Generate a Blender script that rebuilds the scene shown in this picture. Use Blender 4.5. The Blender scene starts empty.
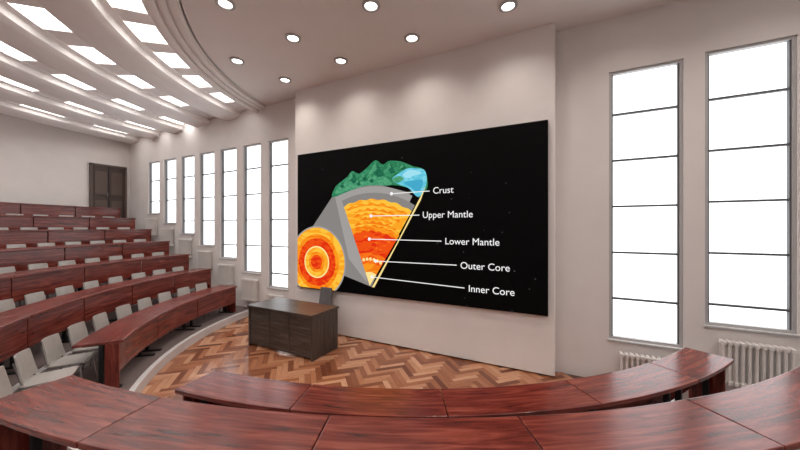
import bpy, math, random
from mathutils import Vector
random.seed(4)
S=bpy.context.scene
try: S.view_settings.view_transform='Standard'
except: pass
PI=math.pi; R=math.radians
C1=(-1.6,6.2); C2=(-3.6,7.5)
X0,X1,Y0,Y1=-13.0,5.5,-5.5,5.25
ZF=-2.18; ZC=3.1

# ---------------- materials
def nmat(name):
    m=bpy.data.materials.new(name); m.use_nodes=True
    nt=m.node_tree; b=nt.nodes['Principled BSDF']
    return m,nt,b
def simple(name,col,rough=.5,metal=0,noise=0,scale=20,bump=0,spec=.5):
    m,nt,b=nmat(name)
    b.inputs['Roughness'].default_value=rough; b.inputs['Metallic'].default_value=metal
    b.inputs['Specular IOR Level'].default_value=spec
    tc=nt.nodes.new('ShaderNodeTexCoord'); n=nt.nodes.new('ShaderNodeTexNoise')
    n.inputs['Scale'].default_value=scale; n.inputs['Detail'].default_value=4
    nt.links.new(tc.outputs['Object'],n.inputs['Vector'])
    r=nt.nodes.new('ShaderNodeValToRGB')
    a=1-noise; c=1+noise
    r.color_ramp.elements[0].position=.3; r.color_ramp.elements[1].position=.7
    r.color_ramp.elements[0].color=(col[0]*a,col[1]*a,col[2]*a,1)
    r.color_ramp.elements[1].color=(min(1,col[0]*c),min(1,col[1]*c),min(1,col[2]*c),1)
    nt.links.new(n.outputs['Fac'],r.inputs['Fac']); nt.links.new(r.outputs['Color'],b.inputs['Base Color'])
    if bump:
        bp=nt.nodes.new('ShaderNodeBump'); bp.inputs['Strength'].default_value=bump
        nt.links.new(n.outputs['Fac'],bp.inputs['Height']); nt.links.new(bp.outputs['Normal'],b.inputs['Normal'])
    return m
def emis(name,col,st,noisecol=None,scale=5):
    m=bpy.data.materials.new(name); m.use_nodes=True; nt=m.node_tree; nt.nodes.clear()
    o=nt.nodes.new('ShaderNodeOutputMaterial'); e=nt.nodes.new('ShaderNodeEmission')
    e.inputs['Color'].default_value=(*col,1); e.inputs['Strength'].default_value=st
    nt.links.new(e.outputs[0],o.inputs[0])
    if noisecol:
        tc=nt.nodes.new('ShaderNodeTexCoord'); n=nt.nodes.new('ShaderNodeTexNoise'); n.inputs['Scale'].default_value=scale
        n.inputs['Distortion'].default_value=2.2; n.inputs['Detail'].default_value=1.5
        mp=nt.nodes.new('ShaderNodeMapping'); mp.inputs['Scale'].default_value=(.55,1,1.5)
        nt.links.new(tc.outputs['Object'],mp.inputs[0]); nt.links.new(mp.outputs[0],n.inputs['Vector'])
        r=nt.nodes.new('ShaderNodeValToRGB')
        r.color_ramp.elements[0].color=(*col,1); r.color_ramp.elements[1].color=(*noisecol,1)
        r.color_ramp.elements[0].position=.46; r.color_ramp.elements[1].position=.54
        nt.links.new(n.outputs['Fac'],r.inputs['Fac']); nt.links.new(r.outputs['Color'],e.inputs['Color'])
    return m
def woodmat(name,c0,c1,c2,rough=.28,su=1.2,sv=14,attr=None):
    m,nt,b=nmat(name); L=nt.links.new
    uv=nt.nodes.new('ShaderNodeUVMap'); mp=nt.nodes.new('ShaderNodeMapping')
    mp.inputs['Scale'].default_value=(su,sv,1); L(uv.outputs[0],mp.inputs[0])
    n=nt.nodes.new('ShaderNodeTexNoise'); n.inputs['Scale'].default_value=1.6; n.inputs['Detail'].default_value=9
    n.inputs['Roughness'].default_value=.62; n.inputs['Distortion'].default_value=.9; L(mp.outputs[0],n.inputs['Vector'])
    r=nt.nodes.new('ShaderNodeValToRGB'); e=r.color_ramp.elements
    e[0].position=.30; e[0].color=(*c0,1); e[1].position=.72; e[1].color=(*c2,1)
    k=e.new(.5); k.color=(*c1,1)
    L(n.outputs['Fac'],r.inputs['Fac'])
    out=r.outputs['Color']
    if attr:
        at=nt.nodes.new('ShaderNodeAttribute'); at.attribute_name=attr
        r2=nt.nodes.new('ShaderNodeValToRGB'); e=r2.color_ramp.elements
        e[0].color=(.17,.052,.026,1); e[1].color=(.70,.39,.235,1); k=e.new(.35); k.color=(.37,.14,.066,1); k=e.new(.7); k.color=(.54,.25,.13,1)
        L(at.outputs['Fac'],r2.inputs['Fac'])
        mx=nt.nodes.new('ShaderNodeMixRGB'); mx.blend_type='MULTIPLY'; mx.inputs[0].default_value=.75
        L(r2.outputs['Color'],mx.inputs[1]); L(out,mx.inputs[2]); out=mx.outputs[0]
    L(out,b.inputs['Base Color']); b.inputs['Roughness'].default_value=rough
    bp=nt.nodes.new('ShaderNodeBump'); bp.inputs['Strength'].default_value=.04; L(n.outputs['Fac'],bp.inputs['Height']); L(bp.outputs['Normal'],b.inputs['Normal'])
    return m
M_wall=simple('wall_plaster',(.75,.705,.68),.85,noise=.02,scale=3)
M_panel=simple('screen_wall_plaster',(.82,.775,.75),.8,noise=.02,scale=3)
M_ceil=simple('ceiling_paint',(.86,.825,.805),.8,noise=.015,scale=3)
M_step=simple('white_step',(.66,.63,.62),.6,noise=.03,scale=6)
M_carpet=simple('tier_floor',(.17,.125,.115),.7,noise=.12,scale=30)
M_wood=woodmat('mahogany',(.045,.010,.008),(.165,.026,.017),(.31,.072,.044),rough=.22)
M_floor=woodmat('parquet',(.6,.55,.5),(.85,.8,.78),(1,1,1),rough=.2,su=3,sv=25,attr='plank')
M_under=simple('parquet_joint',(.09,.035,.02),.6,noise=.1)
M_metal=simple('dark_metal',(.03,.03,.032),.4,.6,noise=.05)
M_chrome=simple('chrome',(.45,.45,.46),.25,.9,noise=.03)
M_seat=simple('chair_shell',(.42,.39,.36),.4,noise=.04)
M_seatd=simple('chair_shell_dark',(.14,.13,.13),.45,noise=.04)
M_frame=simple('window_frame',(.45,.44,.44),.5,noise=.02)
M_mull=simple('window_mullion',(.10,.10,.105),.5,noise=.02)
M_rad=simple('radiator_paint',(.76,.72,.69),.45,noise=.01)
M_black=simple('screen_black',(.0015,.0015,.002),.6,noise=.0,spec=.08)
nt=M_black.node_tree; bb_=nt.nodes['Principled BSDF']
tc=nt.nodes.new('ShaderNodeTexCoord'); vo=nt.nodes.new('ShaderNodeTexVoronoi'); vo.inputs['Scale'].default_value=5
nt.links.new(tc.outputs['Object'],vo.inputs['Vector'])
mth=nt.nodes.new('ShaderNodeMath'); mth.operation='LESS_THAN'; mth.inputs[1].default_value=.045
nt.links.new(vo.outputs['Distance'],mth.inputs[0])
m2=nt.nodes.new('ShaderNodeMath'); m2.operation='MULTIPLY'; m2.inputs[1].default_value=.12; nt.links.new(mth.outputs[0],m2.inputs[0])
bb_.inputs['Emission Color'].default_value=(.8,.85,1,1); nt.links.new(m2.outputs[0],bb_.inputs['Emission Strength'])
M_desk=woodmat('dark_desk_wood',(.024,.019,.016),(.062,.049,.042),(.12,.096,.08),rough=.38)
M_door=simple('door_paint',(.062,.038,.029),.5,noise=.05)
M_doorf=simple('door_frame_paint',(.10,.066,.052),.5,noise=.03)
M_glass=emis('daylight_pane',(.95,.975,1.0),2.25)
M_lp=emis('ceiling_light_panel',(1,.97,.94),7)
M_dl=emis('downlight_lamp',(1,.96,.9),9)

# ---------------- mesh builder
class MB:
    def __init__(s): s.v=[];s.f=[];s.m=[];s.uv=[];s.mats=[]
    def mi(s,m):
        if m not in s.mats: s.mats.append(m)
        return s.mats.index(m)
    def face(s,pts,m,uvs=None):
        b=len(s.v); s.v+= [tuple(p) for p in pts]; s.f.append(tuple(range(b,b+len(pts)))); s.m.append(s.mi(m))
        s.uv+= uvs if uvs else [(p[0],p[1]) for p in pts]
    def hexa(s,p,m,uo=None,ufn=None):
        b=len(s.v); s.v+=[tuple(q) for q in p]
        k=s.mi(m)
        for f in ((3,2,1,0),(4,5,6,7),(0,1,5,4),(1,2,6,5),(2,3,7,6),(3,0,4,7)):
            s.f.append(tuple(b+i for i in f)); s.m.append(k)
            for i in f: s.uv.append(ufn(i,f) if ufn else (p[i][0],p[i][1]+p[i][2]))
    def box(s,c,d,m,rot=0,tilt=0,off=None):
        o=(random.random()*9,random.random()*9)
        dx,dy,dz=[q/2 for q in d]; cr,sr=math.cos(rot),math.sin(rot); ct,st=math.cos(tilt),math.sin(tilt)
        loc=[(-dx,-dy,-dz),(dx,-dy,-dz),(dx,dy,-dz),(-dx,dy,-dz),(-dx,-dy,dz),(dx,-dy,dz),(dx,dy,dz),(-dx,dy,dz)]
        P=[]
        for x,y,z in loc:
            y,z=y*ct-z*st,y*st+z*ct
            P.append((c[0]+x*cr-y*sr,c[1]+x*sr+y*cr,c[2]+z))
        ax=0 if d[0]>=max(d[1],d[2]) else (1 if d[1]>=d[2] else 2)
        def ufn(i,f):
            q=loc[i]; a=[0,1,2]; a.remove(ax)
            return (q[ax]+o[0], q[a[0]]+q[a[1]]+o[1])
        s.hexa(P,m,ufn=ufn)
    def ann(s,C,r0,r1,p0,p1,z0,z1,m,n=8,inside=None,off=None):
        o=off or (random.random()*9,random.random()*9)
        P=lambda r,p,z:(C[0]+r*math.cos(p),C[1]+r*math.sin(p),z)
        k=s.mi(m); rm=(r0+r1)/2
        cells=[]
        for i in range(n):
            a=p0+(p1-p0)*i/n; b=p0+(p1-p0)*(i+1)/n
            c=P(rm,(a+b)/2,0)
            cells.append((a,b, inside is None or inside(c[0],c[1])))
        for i,(a,b,ok) in enumerate(cells):
            if not ok: continue
            pts=[P(r0,a,z0),P(r1,a,z0),P(r1,b,z0),P(r0,b,z0),P(r0,a,z1),P(r1,a,z1),P(r1,b,z1),P(r0,b,z1)]
            rr=[r0,r1,r1,r0]*2; aa=[a,a,b,b]*2; zz=[z0]*4+[z1]*4
            bb=len(s.v); s.v+=pts
            fs=[(3,2,1,0),(4,5,6,7),(1,2,6,5),(3,0,4,7)]
            if i==0 or not cells[i-1][2]: fs.append((0,1,5,4))
            if i==n-1 or not cells[i+1][2]: fs.append((2,3,7,6))
            for f in fs:
                s.f.append(tuple(bb+j for j in f)); s.m.append(k)
                for j in f: s.uv.append((aa[j]*rm+o[0], rr[j]+zz[j]+o[1]))
    def lathe(s,C,prof,p0,p1,m,n,inside=None):
        k=s.mi(m); base=len(s.v); q=len(prof)
        for i in range(n+1):
            p=p0+(p1-p0)*i/n
            for r,z in prof: s.v.append((C[0]+r*math.cos(p),C[1]+r*math.sin(p),z))
        for i in range(n):
            pm=p0+(p1-p0)*(i+.5)/n
            for j in range(q-1):
                rm=(prof[j][0]+prof[j+1][0])/2
                if inside and not inside(C[0]+rm*math.cos(pm),C[1]+rm*math.sin(pm)): continue
                f=(base+i*q+j,base+(i+1)*q+j,base+(i+1)*q+j+1,base+i*q+j+1)
                s.f.append(f); s.m.append(k)
                for t in f: s.uv.append((s.v[t][0],s.v[t][1]))
    def rod(s,a,b,r,m,n=8):
        a=Vector(a);b=Vector(b);d=(b-a).normalized(); u=d.orthogonal().normalized(); w=d.cross(u)
        ra=[a+(u*math.cos(2*PI*i/n)+w*math.sin(2*PI*i/n))*r for i in range(n)]
        rb=[p+(b-a) for p in ra]
        for i in range(n):
            j=(i+1)%n; s.face([ra[i],ra[j],rb[j],rb[i]],m)
        s.face(ra[::-1],m); s.face(rb,m)
    def mesh(s,name):
        me=bpy.data.meshes.new(name); me.from_pydata(s.v,[],s.f)
        for m in s.mats: me.materials.append(m)
        me.polygons.foreach_set('material_index',s.m)
        ul=me.uv_layers.new(name='UVMap')
        for i,u in enumerate(s.uv): ul.data[i].uv=u
        me.validate(); me.update(); return me
    def obj(s,name,parent=None,bevel=0,weld=False,smooth=False):
        o=bpy.data.objects.new(name,s.mesh(name)); S.collection.objects.link(o)
        if parent: o.parent=parent
        if smooth: o.data.polygons.foreach_set('use_smooth',[True]*len(o.data.polygons))
        if weld or bevel:
            w=o.modifiers.new('w','WELD'); w.merge_threshold=.0004
        if bevel:
            bv=o.modifiers.new('b','BEVEL'); bv.width=bevel; bv.segments=2; bv.limit_method='ANGLE'; bv.angle_limit=R(50)
        return o
inroom=lambda x,y: X0<x<X1 and Y0<y<Y1

# ---------------- windows spec
wins=[]
for k in range(7):
    wins.append((-6.25-.925*k,.67,-1.46+.312*k,2.08))
wins.append((.651,.81,-1.58,2.19)); wins.append((1.667,.80,-1.24,2.22)); wins.append((2.68,.80,-.92,2.22)); wins.append((3.70,.80,-.6,2.22))
ws=sorted(wins)
b=MB(); x=X0-.2
yc,th=5.35,.2
def wb(x0,x1,z0,z1):
    b.box(((x0+x1)/2,yc,(z0+z1)/2),(x1-x0,th,z1-z0),M_wall)
for (wx,w,z0,z1) in ws:
    wb(x,wx,ZF-.1,ZC); wb(wx,wx+w,ZF-.1,z0); wb(wx,wx+w,z1,ZC); x=wx+w
wb(x,X1+.2,ZF-.1,ZC)
b.obj('wall_front')
b=MB(); b.box((-2.57,5.125,.42),(5.08,.25,2*2.58),M_panel)
b.obj('wall_screen_feature',bevel=.01)
b=MB(); b.box((X0-.1,-.1,.45),(.2,10.9,5.5),M_wall); b.obj('wall_left')
b=MB(); b.box((X1+.1,-.1,.45),(.2,10.9,5.5),M_wall); b.obj('wall_right')
b=MB(); b.box((-3.75,Y0-.1,.45),(18.9,.2,5.5),M_wall); b.obj('wall_back')
for i,(wx,w,z0,z1) in enumerate(ws):
    b=MB(); cx=wx+w/2; fw=.035
    b.face([(wx,5.34,z0),(wx+w,5.34,z0),(wx+w,5.34,z1),(wx,5.34,z1)],M_glass)
    for xx in (wx+fw/2,wx+w-fw/2): b.box((xx,5.31,(z0+z1)/2),(fw,.07,z1-z0),M_frame)
    for zz in (z0+fw/2,z1-fw/2): b.box((cx,5.31,zz),(w,.072,fw),M_frame)
    for xx in (wx+fw+.008,wx+w-fw-.008): b.box((xx,5.312,(z0+z1)/2),(.016,.05,z1-z0-2*fw),M_mull)
    z=z1-.60
    while z>z0+.2:
        b.box((cx,5.315,z),(w-2*fw,.045,.026),M_mull); z-=.65
    b.box((cx,5.235,z0-.012),(w+.03,.03,.022),M_frame)
    b.obj('window_%d'%(i+1))
    b=MB(); n=11; rw=w*.80; cx+=.02
    zt=z0-.14; zb=zt-.53
    for k in range(n):
        xx=cx-rw/2+rw*(k+.5)/n
        for yy in(5.135,5.195):
            b.rod((xx,yy,zb+.03),(xx,yy,zt-.03),rw/n*.27,M_rad,n=8)
        b.box((xx,5.165,zt-.025),(rw/n*.62,.11,.05),M_rad); b.box((xx,5.165,zb+.025),(rw/n*.62,.11,.05),M_rad)
    b.box((cx,5.165,zt-.03),(rw,.04,.03),M_rad); b.box((cx,5.165,zb+.03),(rw,.04,.03),M_rad)
    for sx in(-1,1): b.box((cx+sx*rw*.35,5.227,(zt+zb)/2),(.03,.044,.2),M_rad)
    b.obj('radiator',bevel=.006)

# ---------------- floor
b=MB(); b.box((-3.75,-.1,ZF-.06),(18.5,10.8,.1),M_under); b.obj('floor')
W=.080;L=W*5; vs=[];fs=[];pv=[];uvs=[]
rot=R(45); cr,sr=math.cos(rot),math.sin(rot); g=.0016
def plank(x0,y0,x1,y1):
    cx,cy=(x0+x1)/2,(y0+y1)/2
    wx,wy=cx*cr-cy*sr-3,cx*sr+cy*cr+3
    if not(-8.5<wx<3 and .3<wy<5.1): return
    if math.hypot(wx-C1[0],wy-C1[1])>5.6 and wx<-2.5: return
    bb=len(vs); r=random.random(); q=[(x0+g,y0+g),(x1-g,y0+g),(x1-g,y1-g),(x0+g,y1-g)]
    for x,y in q:
        vs.append((x*cr-y*sr-3,x*sr+y*cr+3,ZF)); pv.append(r)
    fs.append((bb,bb+1,bb+2,bb+3)); ou=random.random()*50
    for x,y in q:
        uvs.append((x-x0+ou,y-y0+ou) if x1-x0>y1-y0 else (y-y0+ou,x-x0+ou))
for j in range(-30,31):
    for i in range(-180,181):
        ox,oy=i*W+j*L,i*W-j*L
        if abs(ox)+abs(oy)>22: continue
        plank(ox,oy,ox+L,oy+W); plank(ox+L,oy+W-L,ox+L+W,oy+W)
me=bpy.data.meshes.new('parquet_floor'); me.from_pydata(vs,[],fs); me.materials.append(M_floor)
ul=me.uv_layers.new(name='UVMap')
for i,u in enumerate(uvs): ul.data[i].uv=u
at=me.attributes.new('plank','FLOAT','POINT'); at.data.foreach_set('value',pv)
o=bpy.data.objects.new('floor_parquet',me); S.collection.objects.link(o)

# ---------------- tiers
b=MB()
R1=[5.40+.93*k for k in range(7)]
for k in range(7):
    r=R1[k]-.14; zt=-2.03+.33*k
    rn=R1[k+1]-.14 if k<6 else 15.5
    nseg=120 if k==6 else 60
    b.ann(C1,r,rn,R(182),R(247),ZF-.02,zt-.012,M_step,n=nseg,inside=inroom)
    b.ann(C1,r+.07,rn,R(182),R(247),zt-.012,zt,M_carpet,n=nseg,inside=inroom)
b.obj('floor_tier_left')
b=MB()
RA=[5.55,6.49,7.43,9.6]
for k in range(3):
    zt=-2.03+.33*k
    b.ann(C2,RA[k],RA[k+1],R(270-0),R(270+72),ZF-.02,zt-.012,M_step,n=40,inside=inroom)
    b.ann(C2,RA[k]+.04,RA[k+1],R(270-0),R(270+72),zt-.012,zt,M_carpet,n=40,inside=inroom)
b.obj('floor_tier_right')

# ---------------- curved desks
def deskrow(C,r0,depth,segs,zt,zf,endp=True,near=1.0,ph=.44):
    b=MB(); g=.004
    for i,(p0,p1) in enumerate(segs):
        gg=g/r0*.8
        b.ann(C,r0,r0+depth,p0+gg,p1-gg,zt-.035,zt,M_wood,n=6)
        b.ann(C,r0+.035,r0+.055,p0+gg*3,p1-gg*3,zt-ph,zt-.037,M_wood,n=6)
        for p in (p0+.10/r0,p1-.10/r0):
            rr=r0+depth*.5
            cx,cy=C[0]+rr*math.cos(p),C[1]+rr*math.sin(p)
            b.box((cx,cy,(zt-.035+zf)/2),(.05,.035,zt-.035-zf-.02),M_metal,rot=p)
            b.box((cx,cy,zf+.012),(depth*.85,.05,.024),M_metal,rot=p)
            b.box((cx,cy,zt-.05),(depth*.75,.04,.03),M_metal,rot=p)
    if endp:
        for p,nf in ((segs[0][0]+.018/r0,1.0),(segs[-1][1]-.018/r0,near)):
            dd=depth*.75*nf
            rr=r0+.035+dd/2; cx,cy=C[0]+rr*math.cos(p),C[1]+rr*math.sin(p)
            b.box((cx,cy,(zt-.037+zf)/2),(dd,.025,zt-.037-zf),M_wood,rot=p)
    return b.obj('curved_lecture_desk',bevel=.005)
chairsP=[]
for k in range(7):
    r=R1[k]; zf=-2.03+.33*k; zt=zf+(.62 if k==0 else .65)
    a0=math.asin((C1[1]-4.80)/(r+.2)); a1=R(53) if k==0 else R(60)
    n=max(1,round((a1-a0)*r/1.15)); segs=[(PI+a0+(a1-a0)*i/n,PI+a0+(a1-a0)*(i+1)/n) for i in range(n)]
    deskrow(C1,r,.47 if k==0 else .42,segs,zt,zf,near=.4 if k==0 else 1,ph=.40)
    rc=r+.56; st=.50/rc; a=a0+st*.6
    amax=R(64) if k==0 else R(60)
    while a<amax:
        px=C1[0]-rc*math.cos(a)
        if px>-12.6: chairsP.append((px,C1[1]-rc*math.sin(a),zf,a,k))
        a+=st
A=[6.6,17.2,28.5,40.2,51.5,60]
deskrow(C2,5.67,.39,[(R(270+A[i]),R(270+A[i+1])) for i in range(5)],-1.38,-2.03)
B=[4.5,12.4,21.9,31,40.6,50.5,60]
deskrow(C2,6.61,.42,[(R(270+B[i]),R(270+B[i+1])) for i in range(6)],-1.05,-1.70)

# ---------------- chair (faces +X locally)
def chairmesh(name,shell):
    b=MB(); 
    prof=[(.20,.375),(.17,.385),(.05,.375),(-.10,.37),(-.16,.385)]
    back=[(-.165,.42),(-.185,.50),(-.205,.60),(-.225,.70)]
    def strip(pr,w0,w1,t,cup):
        n=6
        for i in range(len(pr)-1):
            for j in range(n):
                def P(ii,jj,o):
                    x,z=pr[ii]; f=ii/(len(pr)-1); w=w0+(w1-w0)*f
                    u=jj/n*2-1; 
                    return (x+ (cup*u*u if cup>0 else 0)+(o if cup>0 else 0), u*w/2, z+(0 if cup>0 else -cup*u*u*1.0)+(0 if cup>0 else o))
                b.hexa([P(i,j,0),P(i,j+1,0),P(i+1,j+1,0),P(i+1,j,0),P(i,j,t),P(i,j+1,t),P(i+1,j+1,t),P(i+1,j,t)],shell)
    strip(prof,.36,.34,.014,-.012); strip(back,.34,.30,.014,.035)
    for sy in(-1,1):
        y=sy*.15
        b.rod((.15,y,.37),(.19,y*1.12,.0),.011,M_chrome)
        b.rod((-.13,y,.37),(-.21,y*1.12,.0),.011,M_chrome)
        b.rod((.15,y,.365),(-.13,y,.365),.010,M_chrome)
        b.rod((-.13,y*.9,.365),(-.20,y*.9,.64),.010,M_chrome)
    b.rod((.15,-.15,.362),(.15,.15,.362),.009,M_chrome); b.rod((-.13,-.15,.362),(-.13,.15,.362),.009,M_chrome)
    return b.mesh(name)
cm=chairmesh('lecture_chair',M_seat); cmd=chairmesh('lecture_chair_grey',M_seatd)
for (x,y,z,a,k) in chairsP:
    o=bpy.data.objects.new('lecture_chair',cm); S.collection.objects.link(o)
    o.location=(x,y,z); o.rotation_euler=(0,0,a+random.uniform(-.06,.06))
o=bpy.data.objects.new('teacher_chair',cmd); S.collection.objects.link(o); o.location=(-4.12,4.70,ZF); o.rotation_euler=(0,0,-PI/2); o.scale=(.9,.95,1.38)

# ---------------- teacher desk
b=MB(); dx0,dx1,dy0,dy1=-5.08,-3.52,3.80,4.50; zt=-1.43; cx,cy=(dx0+dx1)/2,(dy0+dy1)/2
b.box((cx,cy,zt-.02),(dx1-dx0,dy1-dy0,.04),M_desk)
for xx in(dx0+.03,dx1-.03): b.box((xx,cy,(ZF+zt-.04)/2),(.035,dy1-dy0-.04,zt-.04-ZF),M_desk)
b.box((cx,dy0+.05,(ZF+.04+zt-.04)/2),(dx1-dx0-.09,.025,zt-.08-ZF),M_desk)
for xx in(cx-.24,cx+.24): b.box((xx,dy0+.034,(ZF+.04+zt-.04)/2),(.03,.012,zt-.1-ZF),M_desk)
b.box((cx,dy0+.034,ZF+.5),(dx1-dx0-.1,.012,.03),M_desk)
for k in range(3):
    b.box((dx1-.27,dy1-.05,ZF+.14+.22*k),(.40,.025,.2),M_desk); b.rod((dx1-.33,dy1-.03,ZF+.14+.22*k),(dx1-.21,dy1-.03,ZF+.14+.22*k),.008,M_chrome)
b.box((dx1-.48,cy+.05,(ZF+zt)/2),(.025,dy1-dy0-.15,zt-.05-ZF),M_desk)
b.obj('teacher_desk',bevel=.004)

# ---------------- door
b=MB(); y0,y1,z0,z1=4.22,5.14,.28-.33,2.0
yc=(y0+y1)/2
for yy in (y0+.03,y1-.03): b.box((-12.955,yy,(z0+z1)/2),(.08,.06,z1-z0),M_doorf)
b.box((-12.955,yc,z1-.03),(.08,y1-y0,.06),M_doorf)
b.box((-12.97,yc,(z0+z1)/2),(.04,y1-y0-.12,z1-z0-.06),M_door)
for zz,h in((z0+.55,.7),(z0+1.45,.75)):
    for yy in(yc-.2,yc+.2):
        b.box((-12.945,yy,zz),(.02,.30,h),M_doorf)
b.box((-12.94,yc,(z0+z1)/2),(.02,.02,z1-z0-.1),M_metal)
b.rod((-12.9,yc-.05,z0+1.0),(-12.9,yc-.05,z0+1.15),.012,M_chrome)
b.obj('door_1',bevel=.004)

# ---------------- ceiling
b=MB(); b.box((-3.75,-.1,ZC+.05),(18.9,10.9,.1),M_ceil); b.obj('ceiling')
b=MB()
P=lambda r,p,z:(C1[0]+r*math.cos(p),C1[1]+r*math.sin(p),z)
b.ann(C1,.0001,4.8,R(180),R(360),2.95,3.1,M_ceil,n=120)
o=b.obj('ceiling_disc')
b=MB(); A0,A1=R(181),R(345)
def rnd(r0,r1,zt,zb,n=8,e=.5):
    return [(r0+(r1-r0)*(.5-.5*math.cos(PI*i/n)), zt-(zt-zb)*abs(math.sin(PI*i/n))**e) for i in range(n+1)]
for pr in ([(4.78,2.95)]+rnd(4.82,4.94,2.95,2.885,6),rnd(4.94,5.06,2.95,2.87,6),rnd(5.06,5.22,2.95,2.83,6)+[(5.22,3.04)]):
    b.lathe(C1,pr,A0,A1,M_ceil,220,inroom)
rings=[5.47+1.26*k for k in range(9)]
hr=.19
for i,r in enumerate(rings):
    lo=r+hr; hi=rings[i+1]-hr if i<8 else r+1
    b.lathe(C1,[(lo,3.04),(lo,2.965),(lo+.10,2.965),(lo+.10,2.93)],A0,A1,M_ceil,220,inroom)
    b.lathe(C1,rnd(lo+.10,hi-.10,2.93,2.80,10,.6),A0,A1,M_ceil,220,inroom)
    b.lathe(C1,[(hi-.10,2.93),(hi-.10,2.965),(hi,2.965),(hi,3.04)],A0,A1,M_ceil,220,inroom)
o=b.obj('trim_1',smooth=True)
try:
    sa=o.modifiers.new('es','EDGE_SPLIT'); sa.split_angle=R(40)
except: pass
b=MB(); lp=MB()
for i,r in enumerate(rings):
    ra,rb=(r-hr-.03,r+hr+.03)
    for k in range(-3,19):
        th=R(180+26+8.3*k); dh=R(2.35 if i else 2.6); nx=R(4.15)
        b.ann(C1,ra,rb,th+dh,th+2*nx-dh,2.975,3.1,M_ceil,n=3,inside=inroom)
        ok=all(inroom(*P(q,t,0)[:2]) for q in(ra,rb) for t in(th-dh,th+dh))
        if ok:
            lp.ann(C1,ra+.03,rb-.03,th-dh,th+dh,3.015,3.03,M_lp,n=3)
        else: b.ann(C1,ra,rb,th-dh,th+dh,2.975,3.1,M_ceil,n=4,inside=inroom)
b.obj('trim_2'); lp.obj('ceiling_light_panel')
dls=[(-3.9,2.60),(-3.67,3.55),(-5.06,3.59),(-4.86,4.49),(-3.42,4.42),(-2.21,3.50),(-2.02,4.39),(-.585,4.33),(-.75,3.45),(.85,4.33),(.7,3.4),(2.2,4.33)]
for (x,y) in dls:
    b=MB(); n=28
    for i in range(n):
        a=2*PI*i/n; c=2*PI*(i+1)/n
        pr=[(.12,2.951),(.12,2.932),(.085,2.928),(.078,2.946)]
        for (r0,z0),(r1,z1) in zip(pr,pr[1:]):
            b.face([(x+r0*math.cos(a),y+r0*math.sin(a),z0),(x+r0*math.cos(c),y+r0*math.sin(c),z0),(x+r1*math.cos(c),y+r1*math.sin(c),z1),(x+r1*math.cos(a),y+r1*math.sin(a),z1)],M_frame)
    b.face([(x+.078*math.cos(-2*PI*i/n),y+.078*math.sin(-2*PI*i/n),2.944) for i in range(n)],M_dl)
    o=b.obj('recessed_downlight')
    ld=bpy.data.lights.new('lamp','SPOT'); ld.energy=44; ld.color=(1,.92,.85); ld.spot_size=R(140); ld.spot_blend=1; ld.shadow_soft_size=.07
    lo=bpy.data.objects.new('lamp',ld); S.collection.objects.link(lo); lo.location=(x,y,2.92); lo.parent=o

# ---------------- screen
b=MB(); sx0,sx1,sz0,sz1=-4.97,-.12,-1.285,1.545
b.box(((sx0+sx1)/2,4.965,(sz0+sz1)/2),(sx1-sx0,.065,sz1-sz0),M_black)
scr=b.obj('projection_screen',bevel=.004)
def clip(poly):
    def cl(p,ins,inter):
        out=[]
        for i in range(len(p)):
            a,c=p[i-1],p[i]
            if ins(c):
                if not ins(a): out.append(inter(a,c))
                out.append(c)
            elif ins(a): out.append(inter(a,c))
        return out
    e=.02
    for ax,v,sg in((0,sx0+e,1),(0,sx1-e,-1),(1,sz0+e,1),(1,sz1-e,-1)):
        if not poly: return poly
        poly=cl(poly,lambda q:(q[ax]-v)*sg>=0,lambda a,c:tuple(a[t]+(c[t]-a[t])*(v-a[ax])/(c[ax]-a[ax]) for t in(0,1)))
    return poly
lay=[4.931]
art=MB()
def poly(pts,m):
    lay[0]-=.0004
    pts=clip(pts)
    if len(pts)>2: art.face([(p[0],lay[0],p[1]) for p in pts],m)
def smooth(pts,n=6):
    o=[];N=len(pts)
    for i in range(N):
        p0,p1,p2,p3=pts[i-1],pts[i],pts[(i+1)%N],pts[(i+2)%N]
        for k in range(n):
            t=k/n
            o.append(tuple(.5*((2*p1[j])+(-p0[j]+p2[j])*t+(2*p0[j]-5*p1[j]+4*p2[j]-p3[j])*t*t+(-p0[j]+3*p1[j]-3*p2[j]+p3[j])*t**3) for j in(0,1)))
    return o
def E(n,c,s=1.0,c2=None,sc=5): return emis('art_'+n,c,s,c2,sc)
grey=E('grey',(.25,.235,.225)); grey2=E('grey2',(.36,.34,.33))
g1=E('green',(.025,.19,.085),1,(.045,.27,.13),9); g3=E('lgreen',(.06,.30,.15),1,(.10,.38,.20),9); g2=E('dgreen',(.012,.11,.06),1,(.02,.16,.08),9); blu=E('blue',(.12,.55,.72),1,(.2,.65,.8),5); blu2=E('lblue',(.35,.75,.88)); blu3=E('dblue',(.06,.40,.60))
red=E('red',(.76,.03,.006),1,(.88,.085,.008),4); org=E('orange',(.92,.20,.008),1,(.97,.32,.015),4); yel=E('yellow',(.97,.38,.02),1,(1,.55,.05),3)
ro=E('redorange',(.85,.08,.008),1,(.95,.18,.012),6); pale=E('pale',(1,.78,.30)); wht=E('white',(.92,.92,.92))
def circ(c,r,n=64): return [(c[0]+r*math.cos(2*PI*i/n),c[1]+r*math.sin(2*PI*i/n)) for i in range(n)]
ap=(-3.13,-1.10)
def sect(r0,r1,a0=58,a1=112,wob=0,ph=0):
    n=40; o=[];q=[]
    for i in range(n+1):
        a=R(a0+(a1-a0)*i/n); w=wob*math.sin(i*.9+ph)
        o.append((ap[0]+(r1+w)*math.cos(a),ap[1]+(r1+w)*math.sin(a))); q.append((ap[0]+r0*math.cos(a),ap[1]+r0*math.sin(a)))
    return o+q[::-1]
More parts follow.
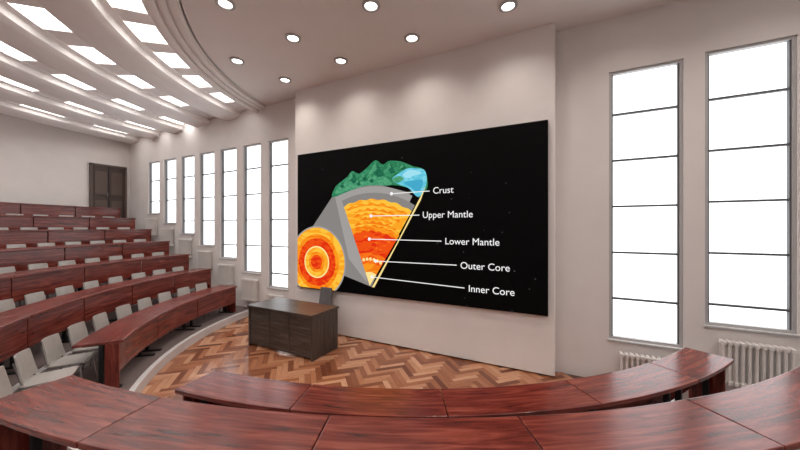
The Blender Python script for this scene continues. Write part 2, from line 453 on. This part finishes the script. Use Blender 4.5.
poly([(-4.55,0.0),(-3.95,.70),(-3.0,.80),(-2.3,.6),(-3.10,-1.12),(-3.75,-.95),(-4.3,-.3)],grey)
poly([(-3.98,.68),(-3.55,.78),(-3.2,-1.05),(-3.62,-.62)],grey2)
poly(smooth([(-4.02,.60),(-3.95,.80),(-3.80,.90),(-3.66,.98),(-3.54,1.08),(-3.38,1.02),(-3.2,1.12),(-3.02,1.24),(-2.86,1.15),(-2.72,1.2),(-2.5,1.17),(-2.27,1.07),(-2.02,.96),(-2.0,.62),(-2.3,.68),(-2.6,.75),(-3.2,.78),(-3.6,.70)]),g1)
poly(smooth([(-3.95,.66),(-3.85,.8),(-3.6,.88),(-3.3,.86),(-3.0,.95),(-2.75,.88),(-2.7,.76),(-3.2,.78),(-3.6,.72)]),g3)
for (x,z,w,h) in((-3.56,.86,.20,.20),(-3.02,.94,.24,.27),(-2.72,.98,.14,.19),(-2.46,1.0,.12,.13),(-3.82,.78,.12,.11),(-3.28,.88,.12,.15),(-3.42,.80,.10,.12),(-3.13,.84,.10,.13)):
    poly([(x-w*.8,z),(x-w*.3,z+h*.55),(x,z+h),(x+.03,z+h*.5),(x-.05,z+h*.25)],g3)
    poly([(x,z+h),(x+w*.4,z+h*.6),(x+w*.9,z),(x+w*.2,z-.02),(x-.02,z+h*.3),(x+.05,z+h*.55)],g2)
poly(smooth([(-2.66,.86),(-2.50,.97),(-2.35,1.03),(-2.20,1.02),(-2.02,.96),(-2.0,.72),(-2.14,.52),(-2.33,.68),(-2.52,.76)]),blu)
poly(smooth([(-2.45,.92),(-2.32,1.0),(-2.18,.98),(-2.08,.92),(-2.22,.90),(-2.34,.86)]),blu2)
poly(smooth([(-2.42,.78),(-2.28,.81),(-2.06,.80),(-2.14,.60),(-2.30,.70)]),blu3)
poly(smooth([(-2.66,.85),(-2.54,.91),(-2.42,.86),(-2.54,.79)]),g3)
poly(sect(1.60,1.86,62,112),grey2); poly(sect(1.55,1.74,58,112),grey)
poly(sect(1.0,1.62,58,112,.012),yel)
for rr,ph in((1.52,0),(1.42,1.5),(1.34,.9),(1.26,2.6),(1.18,.7)):
    poly(sect(rr-.02,rr+.02,60+ph*3,110-ph*4,.018,ph),org)
poly(sect(1.0,1.13,57,112,.012,2),org)
poly(sect(.0,1.03,57,112,.01),red)
for rr,ph in((.92,.4),(.82,1.9),(.72,1)): poly(sect(rr-.012,rr+.012,61+ph*3,109-ph*3,.012,ph),ro)
poly(sect(.0,.62,57,112),ro)
poly(sect(.0,.42,57,112),org); poly(sect(0,.26,57,112),pale)
for k in range(6):
    a=R(62+8.7*k); poly(circ((ap[0]+.50*math.cos(a),ap[1]+.50*math.sin(a)),.032,12),pale)
poly([(-2.0,.70),(-2.10,.45),(-3.08,-1.12),(-3.03,-1.12)],pale)
gc=(-4.42,-.72)
for r,m in((.74,grey2),(.71,yel),(.57,org),(.49,red),(.33,pale),(.30,yel),(.21,org),(.15,red)): poly(circ(gc,r),m)
for (dx,dz,tx,tz,t) in((-2.665,.60,-1.93,.61,'Crust'),(-3.1,.206,-2.12,.205,'Upper Mantle'),(-3.135,-.225,-1.72,-.235,'Lower Mantle'),(-3.0,-.63,-1.46,-.62,'Outer Core'),(-3.08,-.93,-1.33,-.98,'Inner Core')):
    poly(circ((dx,dz),.032,16),wht)
    h=.007; poly([(dx,dz-h),(tx,tz-h),(tx,tz+h),(dx,dz+h)],wht)
    c=bpy.data.curves.new('label','FONT'); c.body=t; c.size=.155; c.materials.append(wht)
    to=bpy.data.objects.new('label',c); S.collection.objects.link(to); to.location=(tx+.06,4.90,tz-.05); to.rotation_euler=(PI/2,0,0); to.parent=scr
art.obj('diagram',parent=scr)

# world
w=bpy.data.worlds.new('w'); S.world=w; w.use_nodes=True
w.node_tree.nodes['Background'].inputs[0].default_value=(.85,.92,1,1); w.node_tree.nodes['Background'].inputs[1].default_value=1
# camera
cd=bpy.data.cameras.new('camera'); cd.sensor_width=36; cd.lens=310/800*36; cd.shift_y=.0025; cd.clip_start=.05
co=bpy.data.objects.new('camera',cd); S.collection.objects.link(co); co.location=(0,0,0); co.rotation_euler=(PI/2,0,math.atan2(.453,.892))
S.camera=co
